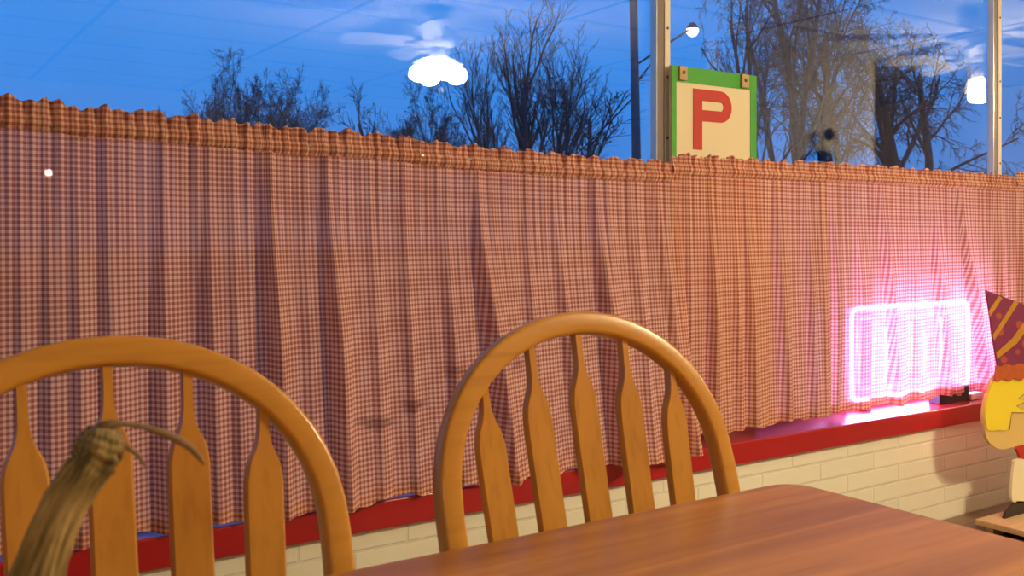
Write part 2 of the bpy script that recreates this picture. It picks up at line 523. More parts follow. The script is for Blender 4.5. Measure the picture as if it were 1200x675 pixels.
# ------------------------------------------------------------------ the room
YG = 2.42            # glass
YF = 2.20            # front edge of the red sill
SILL = 0.432
CEIL = 2.44
XL, XR, YB = -2.6, 8.6, -4.4
m = MB(); m.box(((XL + XR) / 2, (YB + 2.5) / 2, -0.05), (XR - XL + 0.4, 2.7 - YB + 0.2, 0.1)); tag(m.build('floor', M_FLOOR), kind='structure')
m = MB(); m.box(((XL + XR) / 2, (YB + 2.5) / 2, CEIL + 0.05), (XR - XL + 0.4, 2.7 - YB + 0.2, 0.1)); tag(m.build('ceiling', M_CEIL), kind='structure')
m = MB(); m.box(((XL + XR) / 2, YB - 0.08, CEIL / 2), (XR - XL, 0.16, CEIL)); tag(m.build('wall_back', M_WALL), kind='structure')
m = MB(); m.box((XL - 0.08, (YB + 2.5) / 2, CEIL / 2), (0.16, 2.6 - YB, CEIL)); tag(m.build('wall_left', M_WALL), kind='structure')
m = MB(); m.box((XR + 0.08, (YB + 2.5) / 2, CEIL / 2), (0.16, 2.6 - YB, CEIL)); tag(m.build('wall_right', M_WALL), kind='structure')
# low brick wall under the windows and the header over them
m = MB(); m.box(((XL + XR) / 2, 2.37, 0.36 / 2), (XR - XL, 0.30, 0.36)); tag(m.build('wall_front', M_BRICK), kind='structure')
m = MB(); m.box(((XL + XR) / 2, 2.44, 2.37), (XR - XL, 0.16, 0.14)); tag(m.build('wall_front_header', M_WALL), kind='structure')
# the partition whose lit face shows as a grey patch in the glass
m = MB(); m.box((5.53, 0.14, CEIL / 2), (1.54, 0.12, CEIL)); tag(m.build('wall_partition', M_WALLP), kind='structure')
m = MB(); m.box((6.33, 0.145, CEIL / 2), (0.06, 0.14, CEIL)); tag(m.build('trim_1', M_TRIM), kind='structure')
# red painted sill with its nosing
m = MB(); m.box(((XL + XR) / 2, (YF + 2.50) / 2, SILL - 0.036), (XR - XL, 2.50 - YF, 0.072))
tag(m.build('trim_2', M_RED, bevel=0.006, seg=3), kind='structure')

POSTS = [-1.77, 0.215, 2.194, 4.157, 6.13, 8.1]
for i in range(5):
    x0, x1 = POSTS[i], POSTS[i + 1]
    w = tag(empty('window_%d' % (i + 1), ((x0 + x1) / 2, YG, SILL)), kind='structure')
    cx = (x0 + x1) / 2
    for gy in (0.0, 0.016):                                     # insulated glazing: two panes
        p = MB(); p.box((0, gy, (2.30 - SILL) / 2), (x1 - x0 - 0.04, 0.006, 2.30 - SILL))
        p.build('pane', M_GLASS, w)
    lx = x1 - cx; hz = (2.30 - SILL) / 2
    q = MB(); q.box((lx + 0.002, -0.006, hz), (0.054, 0.026, 2.30 - SILL))
    q.build('frame_post', M_ALU, w, bevel=0.001)
    q = MB(); q.box((lx - 0.0265, -0.0065, hz), (0.004, 0.029, 2.30 - SILL))
    q.build('edge_strip', M_ALUB, w)
    q = MB(); q.box((lx + 0.0185, -0.0205, hz), (0.024, 0.006, 2.30 - SILL))
    st = q.build('glazing_stop', M_STOP, w, bevel=0.001)
    for zz in (0.78, 0.98, 1.18, 1.34, 1.62):
        s_ = MB(); s_.lathe([(0.0001, -0.0255), (0.0045, -0.0253), (0.005, -0.0230)], (lx + 0.0185, 0, zz), 10, Matrix(((1, 0, 0), (0, 0, 1), (0, 1, 0))))
        s_.build('screw', M_SCREW, st)
    q = MB()
    q.box((0, -0.005, 0.02), (x1 - x0 - 0.05, 0.07, 0.04)); q.box((0, -0.005, 2.28 - SILL), (x1 - x0 - 0.05, 0.07, 0.04))
    q.build('rail', M_ALU, w, bevel=0.002)

# ------------------------------------------------------------------ outside
m = MB(); m.box((40, 52.6, -0.06), (200, 100, 0.1)); tag(m.build('ground', M_ASPHALT), kind='structure')


class Tree:
    def __init__(s, seed):
        s.r = random.Random(seed); s.trunk = MB(); s.twig = MB()

    def limb(s, p, d, Ln, r0, lev, P):
        rr = s.r
        nseg = 7 if lev == 0 else (5 if lev == 1 else (4 if lev < 4 else 3))
        pts, rad = [p.copy()], [r0]
        d = d.normalized()
        tip = max(P['rmin'], r0 * (0.45 if lev < 2 else 0.5))
        wob = P['wob'] * (0.5 if lev == 0 else 1)
        for i in range(nseg):
            d = d + Vector((rr.gauss(0, wob), rr.gauss(0, wob), rr.gauss(0, wob * 0.8))) + Vector((0, 0, P['up'][min(lev, len(P['up']) - 1)]))
            d.normalize()
            p = p + d * (Ln / nseg)
            pts.append(p.copy()); rad.append(r0 + (tip - r0) * (i + 1) / nseg)
        (s.trunk if lev < 1 else s.twig).tube(pts, rad, 7 if lev == 0 else (5 if lev == 1 else 3), lev < 2)
        if lev >= P['lev']: return
        k = P['n'][lev]
        lo = P['from'][lev]
        for j in range(k):
            f = lo + (1 - lo) * (j + rr.random() * 0.8) / k
            f = min(f, 0.999)
            i = int(f * nseg); g = f * nseg - i
            q = pts[i].lerp(pts[i + 1], g)
            base = (pts[i + 1] - pts[i]).normalized()
            ax = base.orthogonal().normalized()
            ax.rotate(Matrix.Rotation(rr.uniform(0, 2 * math.pi) if P.get('rnd', True) else j * 2.4, 3, base))
            ang = R(rr.uniform(*P['ang'][min(lev, len(P['ang']) - 1)]))
            nd = base.copy(); nd.rotate(Matrix.Rotation(ang, 3, ax))
            s.limb(q, nd, Ln * P['ratio'][min(lev, len(P['ratio']) - 1)] * rr.uniform(0.7, 1.15) * (1.15 - 0.45 * f), max(P['rmin'], rad[i] * 0.46), lev + 1, P)

    def build(s, name, label, loc, group, stems, P, height, spread):
        """height of the crown above the ground and its spread (left, right of the base) in metres."""
        o = tag(empty(name, loc), label, 'tree', group)
        for (off, d, Ln, r0) in stems: s.limb(Vector(off), Vector(d), Ln, r0, 0, P)
        zs = sorted(v[2] for v in s.twig.v); xs = sorted(v[0] for v in s.twig.v)
        kz = height / zs[int(len(zs) * 0.975)]
        kl = spread[0] / xs[int(len(xs) * 0.01)]; kr = spread[1] / xs[int(len(xs) * 0.99)]
        for b in (s.trunk, s.twig):
            b.v = [(x * (kl if x < 0 else kr), y * (abs(kl) + abs(kr)) / 2, z * kz) for x, y, z in b.v]
        s.trunk.build('trunk', M_BARK, o, fixn=False)
        tag(s.twig.build('branches', M_BARK, o, fixn=False), kind='stuff')
        return o


def fit(px, left, right, top, Y):
    p, a, b = at(px, top, Y), at(left, top, Y), at(right, top, Y)
    return p.z, (a.x - p.x, b.x - p.x)


TG = 'bare trees beyond the window'


def ground_at(px, Y):
    v = at(px, 280, Y); return (v.x, v.y, -0.01)


UPR = dict(lev=4, n=[12, 6, 5, 3], ratio=[0.66, 0.55, 0.5, 0.5], ang=[(12, 26), (12, 30), (16, 36)], up=[0.10, 0.18, 0.14, 0.08, 0.03], wob=0.06, rmin=0.0075, **{'from': [0.22, 0.2, 0.2, 0.2]})
ROUND = dict(lev=4, n=[9, 8, 6, 6], ratio=[0.72, 0.6, 0.52, 0.5], ang=[(28, 62), (25, 55), (25, 60)], up=[0.05, 0.06, 0.03, 0.0, 0.0], wob=0.13, rmin=0.008, **{'from': [0.3, 0.2, 0.15, 0.15]})
WEEP = dict(lev=4, n=[7, 7, 6, 4], ratio=[0.55, 0.55, 0.5, 0.55], ang=[(22, 60), (25, 65), (30, 75)], up=[0.04, 0.03, -0.02, -0.08, -0.12], wob=0.17, rmin=0.009, **{'from': [0.3, 0.15, 0.1, 0.1]})
OPEN = dict(WEEP, n=[7, 5, 5, 3])
THIN = dict(lev=3, n=[9, 6, 4], ratio=[0.5, 0.5, 0.5], ang=[(20, 45), (20, 50), (25, 55)], up=[0.04, 0.06, 0.04, 0.0], wob=0.10, rmin=0.011, **{'from': [0.25, 0.2, 0.2]})
TREES = [
    (3, 'left of two rounded bushy bare trees low over the first curtain', 254, 40, (196, 316, 92), [((0, 0, 0), (0.0, 0, 1), 5.0, 0.17), ((0.5, 0, 0), (0.25, 0.1, 1), 4.4, 0.13), ((-0.5, 0, 0), (-0.3, 0, 1), 4.2, 0.13)], ROUND),
    (4, 'right of two rounded bushy bare trees low over the first curtain', 340, 43, (280, 392, 101), [((0, 0, 0), (0.05, 0, 1), 4.8, 0.17), ((0.5, 0, 0), (0.3, 0.1, 1), 4.2, 0.13), ((-0.5, 0, 0), (-0.25, 0, 1), 4.3, 0.13)], ROUND),
    (5, 'small sparse bare tree with few twigs, left below the reflected fan', 438, 34, (404, 470, 106), [((0, 0, 0), (0.06, 0, 1), 5.0, 0.12)], dict(THIN, wob=0.16)),
    (6, 'low twiggy bare tree directly below the reflected ceiling fan', 500, 38, (450, 556, 112), [((0, 0, 0), (0.0, 0, 1), 3.9, 0.14), ((0.6, 0, 0), (0.3, 0, 1), 3.6, 0.12), ((-0.6, 0, 0), (-0.35, 0, 1), 3.4, 0.12)], ROUND),
    (7, 'tall upright bare tree with many rising branches right of the reflected fan', 602, 28, (540, 704, 22), [((0.1, 0, 0), (0.06, 0, 1), 8.4, 0.22), ((-0.4, 0.1, 0), (-0.16, 0.02, 1), 7.4, 0.15), ((0.5, 0, 0), (0.26, 0, 1), 7.6, 0.15)], UPR),
    (8, 'slim bare tree between the tall upright tree and the utility pole', 664, 31, (636, 700, 58), [((0, 0, 0), (0.02, 0, 1), 7.0, 0.12)], THIN),
    (9, 'leaning bare sapling just left of the utility pole', 676, 33, (655, 738, 92), [((0, 0, 0), (0.22, 0, 1), 5.2, 0.11)], THIN),
    (10, 'big spreading bare tree with leaning trunks directly behind the letter sign', 898, 19, (836, 960, -60), [((-0.1, 0, 0), (-0.12, 0.02, 1), 7.6, 0.20), ((0.0, 0.2, 0), (-0.26, 0.1, 1), 7.4, 0.17), ((0.4, 0, 0), (0.16, 0.0, 1), 7.0, 0.19)], OPEN),
    (11, 'dense drooping bare tree in the middle of the second window', 940, 21.5, (882, 1012, -70), [((0, 0, 0), (0.02, 0, 1), 8.6, 0.26), ((0.5, 0, 0), (0.20, 0, 1), 7.4, 0.2), ((-0.4, 0, 0), (-0.14, 0, 1), 8.2, 0.2)], WEEP),
    (13, 'thinner forked bare tree at right of the dense drooping tree', 990, 26, (940, 1042, -8), [((0, 0, 0), (0.14, 0, 1), 7.8, 0.2), ((0.2, 0.1, 0), (-0.12, 0, 1), 7.6, 0.18)], OPEN),
    (12, 'wide rounded bare tree beside the right window post', 1064, 23, (1020, 1152, 20), [((0, 0, 0), (0.0, 0, 1), 6.4, 0.28), ((0.5, 0, 0), (0.32, 0, 1), 5.8, 0.18), ((-0.4, 0, 0), (-0.2, 0, 1), 6.2, 0.18)], WEEP),
]
for sd, lab, px, Y, (l_, r_, t_), stems, P in TREES:
    h_, sp_ = fit(px, l_, r_, t_, Y)
    Tree(sd).build('bare_tree', lab, ground_at(px, Y), TG, stems, P, h_, sp_)

# utility pole with its street lamp
pb = at(748, 280, 18)
up_ = tag(empty('utility_pole', (pb.x, pb.y, -0.01)), 'brown wooden utility pole with a lit street lamp on its arm', 'utility pole')
m = MB(); m.tube([(0, 0, 0), (-0.06, 0, 3), (-0.20, 0, 8.6)], [0.12, 0.11, 0.085], 12); m.build('pole', M_POLE, up_)
la = at(808, 34, 18.0)
la = Vector((la.x - pb.x, 0.0, la.z))
z1 = at(752, 77, 18).z
m = MB(); m.tube([(-0.08, 0, z1), (la.x * 0.5, 0, (z1 + la.z) / 2 + 0.03), (la.x, 0, la.z)], 0.028, 8); m.build('lamp_arm', M_POLE, up_)
m = MB(); m.tube([(-0.08, 0, z1 - 0.42), (la.x * 0.42, 0, z1 + 0.38)], 0.022, 6); m.build('brace', M_POLE, up_)
lh = tag(empty('lamp_head', (la.x, 0, la.z)), kind=None); lh.parent = up_
m = MB(); m.lathe([(0.0, 0.16), (0.05, 0.155), (0.10, 0.10), (0.16, 0.0), (0.155, -0.01), (0.0, -0.01)], (0.1, 0, 0.03), 16); m.build('lamp_hood', M_POLE, lh)
m = MB(); m.lathe([(0.001, -0.19), (0.09, -0.16), (0.145, -0.08), (0.15, 0.0), (0.12, 0.02)], (0.1, 0, 0.02), 16); m.build('lamp_bowl', M_LAMP, lh)
# one sagging service wire from the pole
a0 = Vector((pb.x - 0.1, pb.y, at(744, 112, 18).z)); a1 = at(560, 215, 30)
m = MB(); m.tube([a0.lerp(a1, k / 12) - Vector((0, 0, 0.9 * math.sin(math.pi * k / 12))) for k in range(13)], 0.020, 5)
tag(m.build('overhead_wire', M_WIRE), 'thin black service wire running down leftwards from the utility pole', 'wire')
a0 = Vector((pb.x - 0.2, pb.y, at(743, 22, 18).z)); a1 = at(1300, 20, 26)
# street light far off, whose spark shows through the cloth
sp_ = at(57, 205, 40)
fs_ = tag(empty('street_lamp', (sp_.x, sp_.y, -0.01)), 'distant white street lamp shining as a small spot through the left curtain', 'street lamp')
m = MB(); m.tube([(0, 0, 0), (0, 0, sp_.z)], 0.05, 8); m.build('lamp_post', M_POLE, fs_)
m = MB(); m.lathe([(0.001, -0.15), (0.12, -0.09), (0.15, 0), (0.12, 0.09), (0.001, 0.15)], (0, 0, sp_.z + 0.1), 14); m.build('lamp_globe', M_FARLAMP, fs_)
# house far across the street, only its roof end shows between pole and post
hb = at(772, 280, 48)
hs = tag(empty('house', (hb.x, hb.y, -0.01)), 'distant dark gabled house low between utility pole and window post', 'house')
m = MB(); m.box((0, 0, 2.2), (3.2, 6, 4.4)); m.build('wall', M_SIDING, hs)
m = MB(); m.prism([(-1.9, 4.3), (1.9, 4.3), (0.1, 5.7)], -3.2, 3.2); m.build('roof', M_ROOF, hs)
m = MB(); m.box((-0.3, -3.01, 3.0), (0.8, 0.06, 1.1)); m.build('window', M_BLACK, hs)

# ------------------------------------------------------------------ ceiling fans with light kits (two seen mirrored in the glass, one unseen for fill)
def make_fan(label, x, y, rz, zl=2.10, power=1.0, shades=4):
    f = tag(empty('ceiling_fan', (x, y, CEIL), rz), label, 'ceiling fan', 'white ceiling fans with light kits')
    dz = zl - CEIL
    m = MB(); m.lathe([(0.0, 0), (0.07, 0), (0.072, -0.02), (0.045, -0.055), (0.0, -0.06)], (0, 0, 0), 24); m.build('canopy', M_WHITE, f)
    m = MB(); m.tube([(0, 0, -0.05), (0, 0, dz + 0.21)], 0.012, 10); m.build('downrod', M_WHITE, f)
    m = MB(); m.lathe([(0.0, 0.22), (0.05, 0.22), (0.105, 0.19), (0.115, 0.14), (0.10, 0.11), (0.06, 0.095), (0.0, 0.095)], (0, 0, dz), 28); m.build('motor_housing', M_WHITE, f)
    for k in range(5):
        a = 2 * math.pi * k / 5
        rot = Matrix.Rotation(a, 3, 'Z') @ Matrix.Rotation(R(-20), 3, 'X')
        b = MB()
        poly = [(0.16, -0.045), (0.22, -0.055), (0.50, -0.068), (0.56, -0.05), (0.575, 0), (0.56, 0.05), (0.50, 0.068), (0.22, 0.055), (0.16, 0.045)]
        n = len(poly)
        vs = [rot @ Vector((px, py, 0.0)) + Vector((0, 0, dz + 0.125)) for px, py in poly] + [rot @ Vector((px, py, 0.007)) + Vector((0, 0, dz + 0.125)) for px, py in poly]
        b.add(vs, [tuple(range(n))[::-1], tuple(range(n, 2 * n))] + [(i, (i + 1) % n, (i + 1) % n + n, i + n) for i in range(n)])
        bl = b.build('blade', M_WHITE, f)
        c = MB(); c.box(rot @ Vector((0.14, 0, -0.004)) + Vector((0, 0, dz + 0.125)), (0.12, 0.03, 0.006), rot); c.build('blade_bracket', M_BRASS, bl)
    kit = MB(); kit.lathe([(0.0, 0.10), (0.05, 0.10), (0.06, 0.07), (0.045, 0.03), (0.025, 0.0), (0.0, -0.01)], (0, 0, dz), 20); kt = kit.build('light_kit', M_WHITE, f)
    for k in range(shades):
        a = 2 * math.pi * k / 4 + 0.75
        rot = Matrix.Rotation(a, 3, 'Z') @ Matrix.Rotation(R(132 if shades > 1 else 172), 3, 'Y')
        s = MB(); s.lathe([(0.022, 0.03), (0.03, 0.045), (0.048, 0.075), (0.056, 0.105), (0.066, 0.135), (0.062, 0.135), (0.052, 0.105), (0.044, 0.075), (0.026, 0.045)], (0, 0, dz + 0.05), 18, rot)
        s.build('glass_shade', M_SHADE, kt)
        pos = rot @ Vector((0, 0, 0.165)) + Vector((0, 0, dz + 0.05))
        point('bulb_light', pos, FAN_W * power * 4 / shades, WARM, 0.05, f)
    ch = MB(); ch.tube([(0.02, 0, dz), (0.02, 0, dz - 0.14)], 0.0018, 5); c = ch.build('pull_chain', M_BRASS, f)
    k = MB(); k.lathe([(0.0005, -0.18), (0.008, -0.17), (0.01, -0.155), (0.004, -0.14), (0.0005, -0.138)], (0.02, 0, dz), 10); k.build('pull_knob', M_WHITE, c)
    return f


vf = at(515, 75, 5.04)      # where the fan's mirror image stands beyond the glass
make_fan('white ceiling fan with lit tulip shades, mirrored in the first window', vf.x, 2 * YG - vf.y, R(53), vf.z)
vg = at(1145, 92, 3.72)
make_fan('white ceiling fan with a single lit shade, mirrored beside the right window post', vg.x, 2 * YG - vg.y, R(3), vg.z, 0.40, 1)
make_fan('unseen white ceiling fan added behind the diner as fill light', -1.2, -2.6, R(10), 2.10, 0.22)  # unseen third fan, added for weak fill light from the left

fz = at(963, 190, 4.57)
m = MB(); m.box((fz.x, 0.27, fz.z - 0.012), (0.46, 0.14, 0.024)); tag(m.build('wall_shelf', M_TRIM, bevel=0.003), 'short white shelf on the partition, mirrored in the second window', 'shelf')
fg = tag(empty('figurine', (fz.x, 0.27, fz.z)), 'small figurine with brown head and navy body, mirrored above the second curtain', 'figurine')
m = MB(); m.lathe([(0.0, 0), (0.10, 0), (0.105, 0.02), (0.085, 0.055), (0.04, 0.078), (0.0, 0.082)], (0, 0, 0), 24); m.build('body', paint('navy_glaze', (0.01, 0.012, 0.05), 0.3), fg)
m = MB(); m.tube([(0.01, 0.02, 0.06), (0.03, 0.02, 0.11), (0.06, 0.02, 0.16)], [0.03, 0.022, 0.018], 12); m.build('neck', M_WHITE, fg)
m = MB(); m.lathe([(0.0, -0.045), (0.03, -0.035), (0.042, 0), (0.036, 0.025), (0.015, 0.042), (0, 0.045)], (0.07, 0.02, 0.20), 20); m.build('head', paint('brown_glaze', (0.06, 0.025, 0.015), 0.3), fg)

# ------------------------------------------------------------------ gingham cafe curtains
YC = 2.262
random.seed(11)


def interp(tab, x):
    if x <= tab[0][0]: return tab[0][1]
    for (a, b), (c, d) in zip(tab, tab[1:]):
        if x <= c: return b + (d - b) * (x - a) / (c - a)
    return tab[-1][1]


def sm(t):
    t = max(0.0, min(1.0, t)); return t * t * (3 - 2 * t)


def curtain(name, label, group, x0, x1, top, hem, bands, yc, seed, belly=0.0, amp=1.0, mat=None):
    """One gathered panel: rod pocket with a ruffle, falling folds, doubled hem. bands = (x at top, x at hem, strength)."""
    rr = random.Random(seed)
    ph = [rr.uniform(0, 6.28) for _ in range(12)]

    def rip(x):                        # the tight gathers at the rod
        return 0.0038 * math.sin(x * 2 * math.pi / 0.026 + 2.0 * math.sin(x * 21 + ph[0]) + ph[1]) + 0.0026 * math.sin(x * 2 * math.pi / 0.041 + 1.5 * math.sin(x * 13 + ph[2]))

    def disp(x, v):                    # towards the room is negative y
        d = 0.0
        for (bt, bb, s) in bands:
            c = bt + (bb - bt) * v
            q = (x - c)
            if -0.02 < q < 0.5:
                d -= s * sm((q + 0.012) / 0.030) * math.exp(-max(q, 0) / (0.055 + 0.02 * s / 0.02))
        grow = 0.30 + 0.70 * sm(v * 1.6)
        d *= grow * amp * 2.7
        d += rip(x) * (1 - 0.75 * sm(v * 2.2))
        d += amp * (0.005 * math.sin(x * 2 * math.pi / 0.113 + 1.3 * math.sin(x * 9 + ph[3]) + 0.7 * v + ph[4]) + 0.0018 * math.sin(x * 2 * math.pi / 0.057 + ph[5] + 1.1 * v)) * (0.4 + 0.6 * v)
        d += 0.004 * math.sin(v * 5 + x * 3 + ph[6]) * v
        d -= (0.35 + 0.65 * sm((x - x0) / (x1 - x0))) * belly * v * v
        return d

    nx = int((x1 - x0) / 0.0042)
    nv = 64
    xs = [x0 + (x1 - x0) * i / nx for i in range(nx + 1)]
    u = [0.0]
    for i in range(nx):
        a = 0.0
        for v in (0.35, 0.7):
            a += math.hypot(xs[i + 1] - xs[i], disp(xs[i + 1], v) - disp(xs[i], v)) / 2
        u.append(u[-1] + a)
    PK = 0.066

    def make(pname, rows, parent, loop=False):
        """rows: list of functions (x) -> (y, z, v-coordinate)."""
        me = bpy.data.meshes.new(pname)
        vs, uvs, fs = [], [], []
        for r_ in rows:
            for i, x in enumerate(xs):
                y, z, vv = r_(x)
                vs.append((x, y, z)); uvs.append((u[i], vv))
        n = nx + 1
        for r_ in range(len(rows) - 1):
            for i in range(nx):
                fs.append((r_ * n + i, r_ * n + i + 1, (r_ + 1) * n + i + 1, (r_ + 1) * n + i))
        me.from_pydata(vs, [], fs)
        lay = me.uv_layers.new(name='UVMap')
        for li, lp in enumerate(me.loops): lay.data[li].uv = uvs[lp.vertex_index]
        for p in me.polygons: p.use_smooth = True
        me.materials.append(mat or M_GINGHAM)
        o = bpy.data.objects.new(pname, me); COL.objects.link(o)
        if parent: o.parent = parent
        return o

    def zt(x): return interp(top, x) - PK

    def zh(x):
        return interp(hem, x) + 0.004 * math.sin(x * 31 + ph[7]) + 0.003 * math.sin(x * 77 + ph[8])

    root = tag(empty(name, (0, 0, 0)), label, 'curtain', group)

    def cloth_row(v, off=0.0):
        def f(x):
            z = zt(x) + (zh(x) - zt(x)) * v
            return yc + disp(x, v) + off, z, z
        return f
    make('cloth', [cloth_row(k / nv) for k in range(nv + 1)], root)
    # hem: the turned-up second layer, behind the front layer
    HM = 0.030

    def hem_row(k):
        def f(x):
            zz = zh(x) + HM * k
            v = (zz - zt(x)) / (zh(x) - zt(x))
            return yc + disp(x, v) + (0.0028 if k > 0 else 0.0008), zz, zz + 0.004
        return f
    make('hem', [hem_row(k / 4) for k in range(5)], root)

    # pocket and ruffle: up the front, over the top, down the back
    def ruf(x):
        return 0.005 * math.sin(x * 2 * math.pi / 0.085 + ph[9] + 1.8 * math.sin(x * 7)) + 0.0035 * math.sin(x * 2 * math.pi / 0.034 + ph[10] + 2 * math.sin(x * 17))

    prof = [(0.0, -0.001), (0.08, 0.006), (0.2, 0.0105), (0.34, 0.0115), (0.46, 0.008), (0.56, 0.0035), (0.70, 0.0035), (0.85, 0.004), (0.95, 0.003), (1.0, 0.0)]

    def poc_row(t, w, side):
        def f(x):
            h = PK + ruf(x) * 1.0
            z = zt(x) + h * t
            ripple = rip(x) * (1.0 if t < 0.5 else 1.0 + 2.2 * (t - 0.5)) + (0.010 * max(0, t - 0.55) * math.sin(x * 2 * math.pi / 0.058 + ph[11] + 2 * math.sin(x * 11)))
            return yc + ripple - side * w, z, z + (0.0 if side > 0 else 0.003)
        return f
    rows = [poc_row(t, w, 1) for t, w in prof] + [poc_row(t, w, -1) for t, w in prof[::-1]][1:]
    make('rod_pocket', rows, root)
    return root


def X(px): return xat(px, YC)


def Ztop(px, py): return (X(px), at(px, py, YC).z)


top1 = [Ztop(-60, 105), Ztop(0, 112), Ztop(60, 118), Ztop(100, 126), Ztop(150, 128), Ztop(200, 134), Ztop(250, 139), Ztop(300, 145), Ztop(350, 151), Ztop(400, 153), Ztop(450, 157), Ztop(500, 165), Ztop(550, 171), Ztop(600, 175), Ztop(650, 180), Ztop(700, 184), Ztop(750, 187), Ztop(790, 190)]
hem1 = [(X(-60), SILL + 0.010), (X(150), SILL + 0.010), (X(350), SILL + 0.006), (X(500), SILL + 0.006), (X(600), SILL + 0.006), (X(690), SILL + 0.004), (X(730), SILL - 0.016), (X(830), SILL - 0.016)]
B = lambda a, b, s: (X(a), X(b), s)
bands1 = [B(-30, -30, .012), B(18, 16, .010), B(50, 48, .014), B(80, 84, .013), B(116, 120, .015), B(180, 178, .016), B(232, 238, .018), B(262, 266, .015),
          B(303, 312, .030), B(345, 348, .010), B(372, 380, .032), B(425, 428, .010), B(462, 470, .012), B(510, 520, .018), B(545, 572, .032), B(606, 612, .013), B(640, 660, .015), B(690, 702, .030), B(735, 742, .010), B(762, 790, .014)]
c1 = curtain('cafe_curtain', 'wide red gingham cafe curtain hanging at left, in front of the first window', 'gingham cafe curtains', X(-60), X(797), top1, hem1, bands1, YC, 1, belly=0.070, mat=M_GINGHAM_PATCHY)

top2 = [Ztop(786, 182), Ztop(800, 181), Ztop(850, 185), Ztop(900, 188), Ztop(970, 192)]
hem2 = [(X(786), SILL + 0.032), (X(860), SILL + 0.030), (X(968), SILL + 0.034)]
bands2 = [B(800, 803, .010), B(822, 826, .022), B(850, 858, .010), B(866, 870, .018), B(903, 912, .014), B(938, 945, .016), B(955, 958, .008)]
c2 = curtain('cafe_curtain', 'narrow red gingham curtain panel in front of the cream letter sign', 'gingham cafe curtains', X(786), X(966), top2, hem2, bands2, YC - 0.004, 2)
top3 = [Ztop(960, 190), Ztop(1000, 193), Ztop(1050, 196), Ztop(1100, 200), Ztop(1150, 203), Ztop(1194, 207)]
hem3 = [(X(960), SILL + 0.030), (X(1060), SILL + 0.034), (X(1100), SILL + 0.034), (X(1195), SILL + 0.036)]
bands3 = [B(975, 975, .012), B(1000, 1002, .016), B(1026, 1044, .020), B(1064, 1068, .010), B(1088, 1102, .018), B(1118, 1150, .020), B(1165, 1172, .012)]
c3 = curtain('cafe_curtain', 'red gingham curtain panel glowing pink from the lit sign behind it', 'gingham cafe curtains', X(963), X(1192), top3, hem3, bands3, YC + 0.003, 3)
zt4 = Ztop(1190, 203)[1]
top4 = [(X(1189), zt4), (5.85, zt4)]
hem4 = [(X(1188), SILL + 0.034), (5.85, SILL + 0.034)]
bands4 = [(X(1194) + 0.12 * k, X(1196) + 0.12 * k, .018) for k in range(15)]
c4 = curtain('cafe_curtain', 'red gingham curtain panel at the far right picture edge', 'gingham cafe curtains', X(1189), 5.80, top4, hem4, bands4, YC - 0.002, 4)


def rod(label, xa, xb, za, zb, y):
    m = MB(); m.tube([(xa, y, za), (xb, y, zb)], 0.0055, 10)
    r_ = tag(m.build('curtain_rod', M_CHROME), label, 'curtain rod', 'thin curtain rods in the pockets')
    return r_


rod('thin curtain rod inside the pocket of the wide left curtain', X(-60), X(786), Ztop(-60, 112)[1] - 0.043, Ztop(790, 190)[1] - 0.043, YC)
rod('thin curtain rod inside the pockets of the sign-side panels', X(790), X(1188), Ztop(790, 181)[1] - 0.043, Ztop(1190, 206)[1] - 0.043, YC + 0.001)

rod('thin curtain rod inside the pocket of the far right curtain', X(1191), 5.80, zt4 - 0.043, zt4 - 0.043, YC - 0.002)

# ------------------------------------------------------------------ the letter sign standing on the sill behind the curtain
YS = 2.372
sx0, sx1 = xat(786.5, YS), xat(886, YS)
stop = at(787, 76, YS).z
sg = tag(empty('letter_sign', ((sx0 + sx1) / 2, YS, SILL)), 'cream sign board with green border and red letter P', 'sign')
W, H = sx1 - sx0, stop - SILL
m = MB(); m.box((0, 0.006, H / 2), (W, 0.012, H)); m.build('board', M_SIGN, sg, bevel=0.0015)
m = MB()
bt = 0.052; bl = 0.022; brr = 0.030
m.box((0, -0.001, H - bt / 2), (W, 0.002, bt)); m.box((-W / 2 + bl / 2, -0.001, (H - bt) / 2), (bl, 0.002, H - bt)); m.box((W / 2 - brr / 2, -0.001, (H - bt) / 2), (brr, 0.002, H - bt))
m.build('border', M_GREEN, sg)


def sgp(px, py):
    p = at(px, py, YS); return (p.x - (sx0 + sx1) / 2, p.z - SILL)


lx0, lx1 = sgp(812, 103)[0], sgp(857, 103)[0]
lz1, lz0 = sgp(812, 103.5)[1], sgp(812, 175)[1]
sw = sgp(822.5, 0)[0] - lx0                       # stroke
bz = lz0 + (lz1 - lz0) * 0.475                     # lower edge of the bowl
m = MB()
rad = (lz1 - bz) / 2
cx, cz = lx1 - rad, (lz1 + bz) / 2
ri = rad - sw * 0.92
N = 20
m.box(((lx0 + lx0 + sw) / 2, -0.0012, (lz0 + lz1) / 2), (sw, 0.0024, lz1 - lz0))
for za, zb in ((lz1 - sw * 0.92, lz1), (bz, bz + sw * 0.92)):
    m.box(((lx0 + sw + cx) / 2, -0.0012, (za + zb) / 2), (cx - lx0 - sw, 0.0024, zb - za))
out_ = [(cx + rad * math.sin(math.pi * k / N), cz + rad * math.cos(math.pi * k / N)) for k in range(N + 1)]
inn = [(cx + ri * math.sin(math.pi * k / N), cz + ri * math.cos(math.pi * k / N)) for k in range(N + 1)]
for k in range(N):
    m.prism([out_[k], out_[k + 1], inn[k + 1], inn[k]], -0.0024, 0)
m.build('letter', M_SIGNRED, sg)
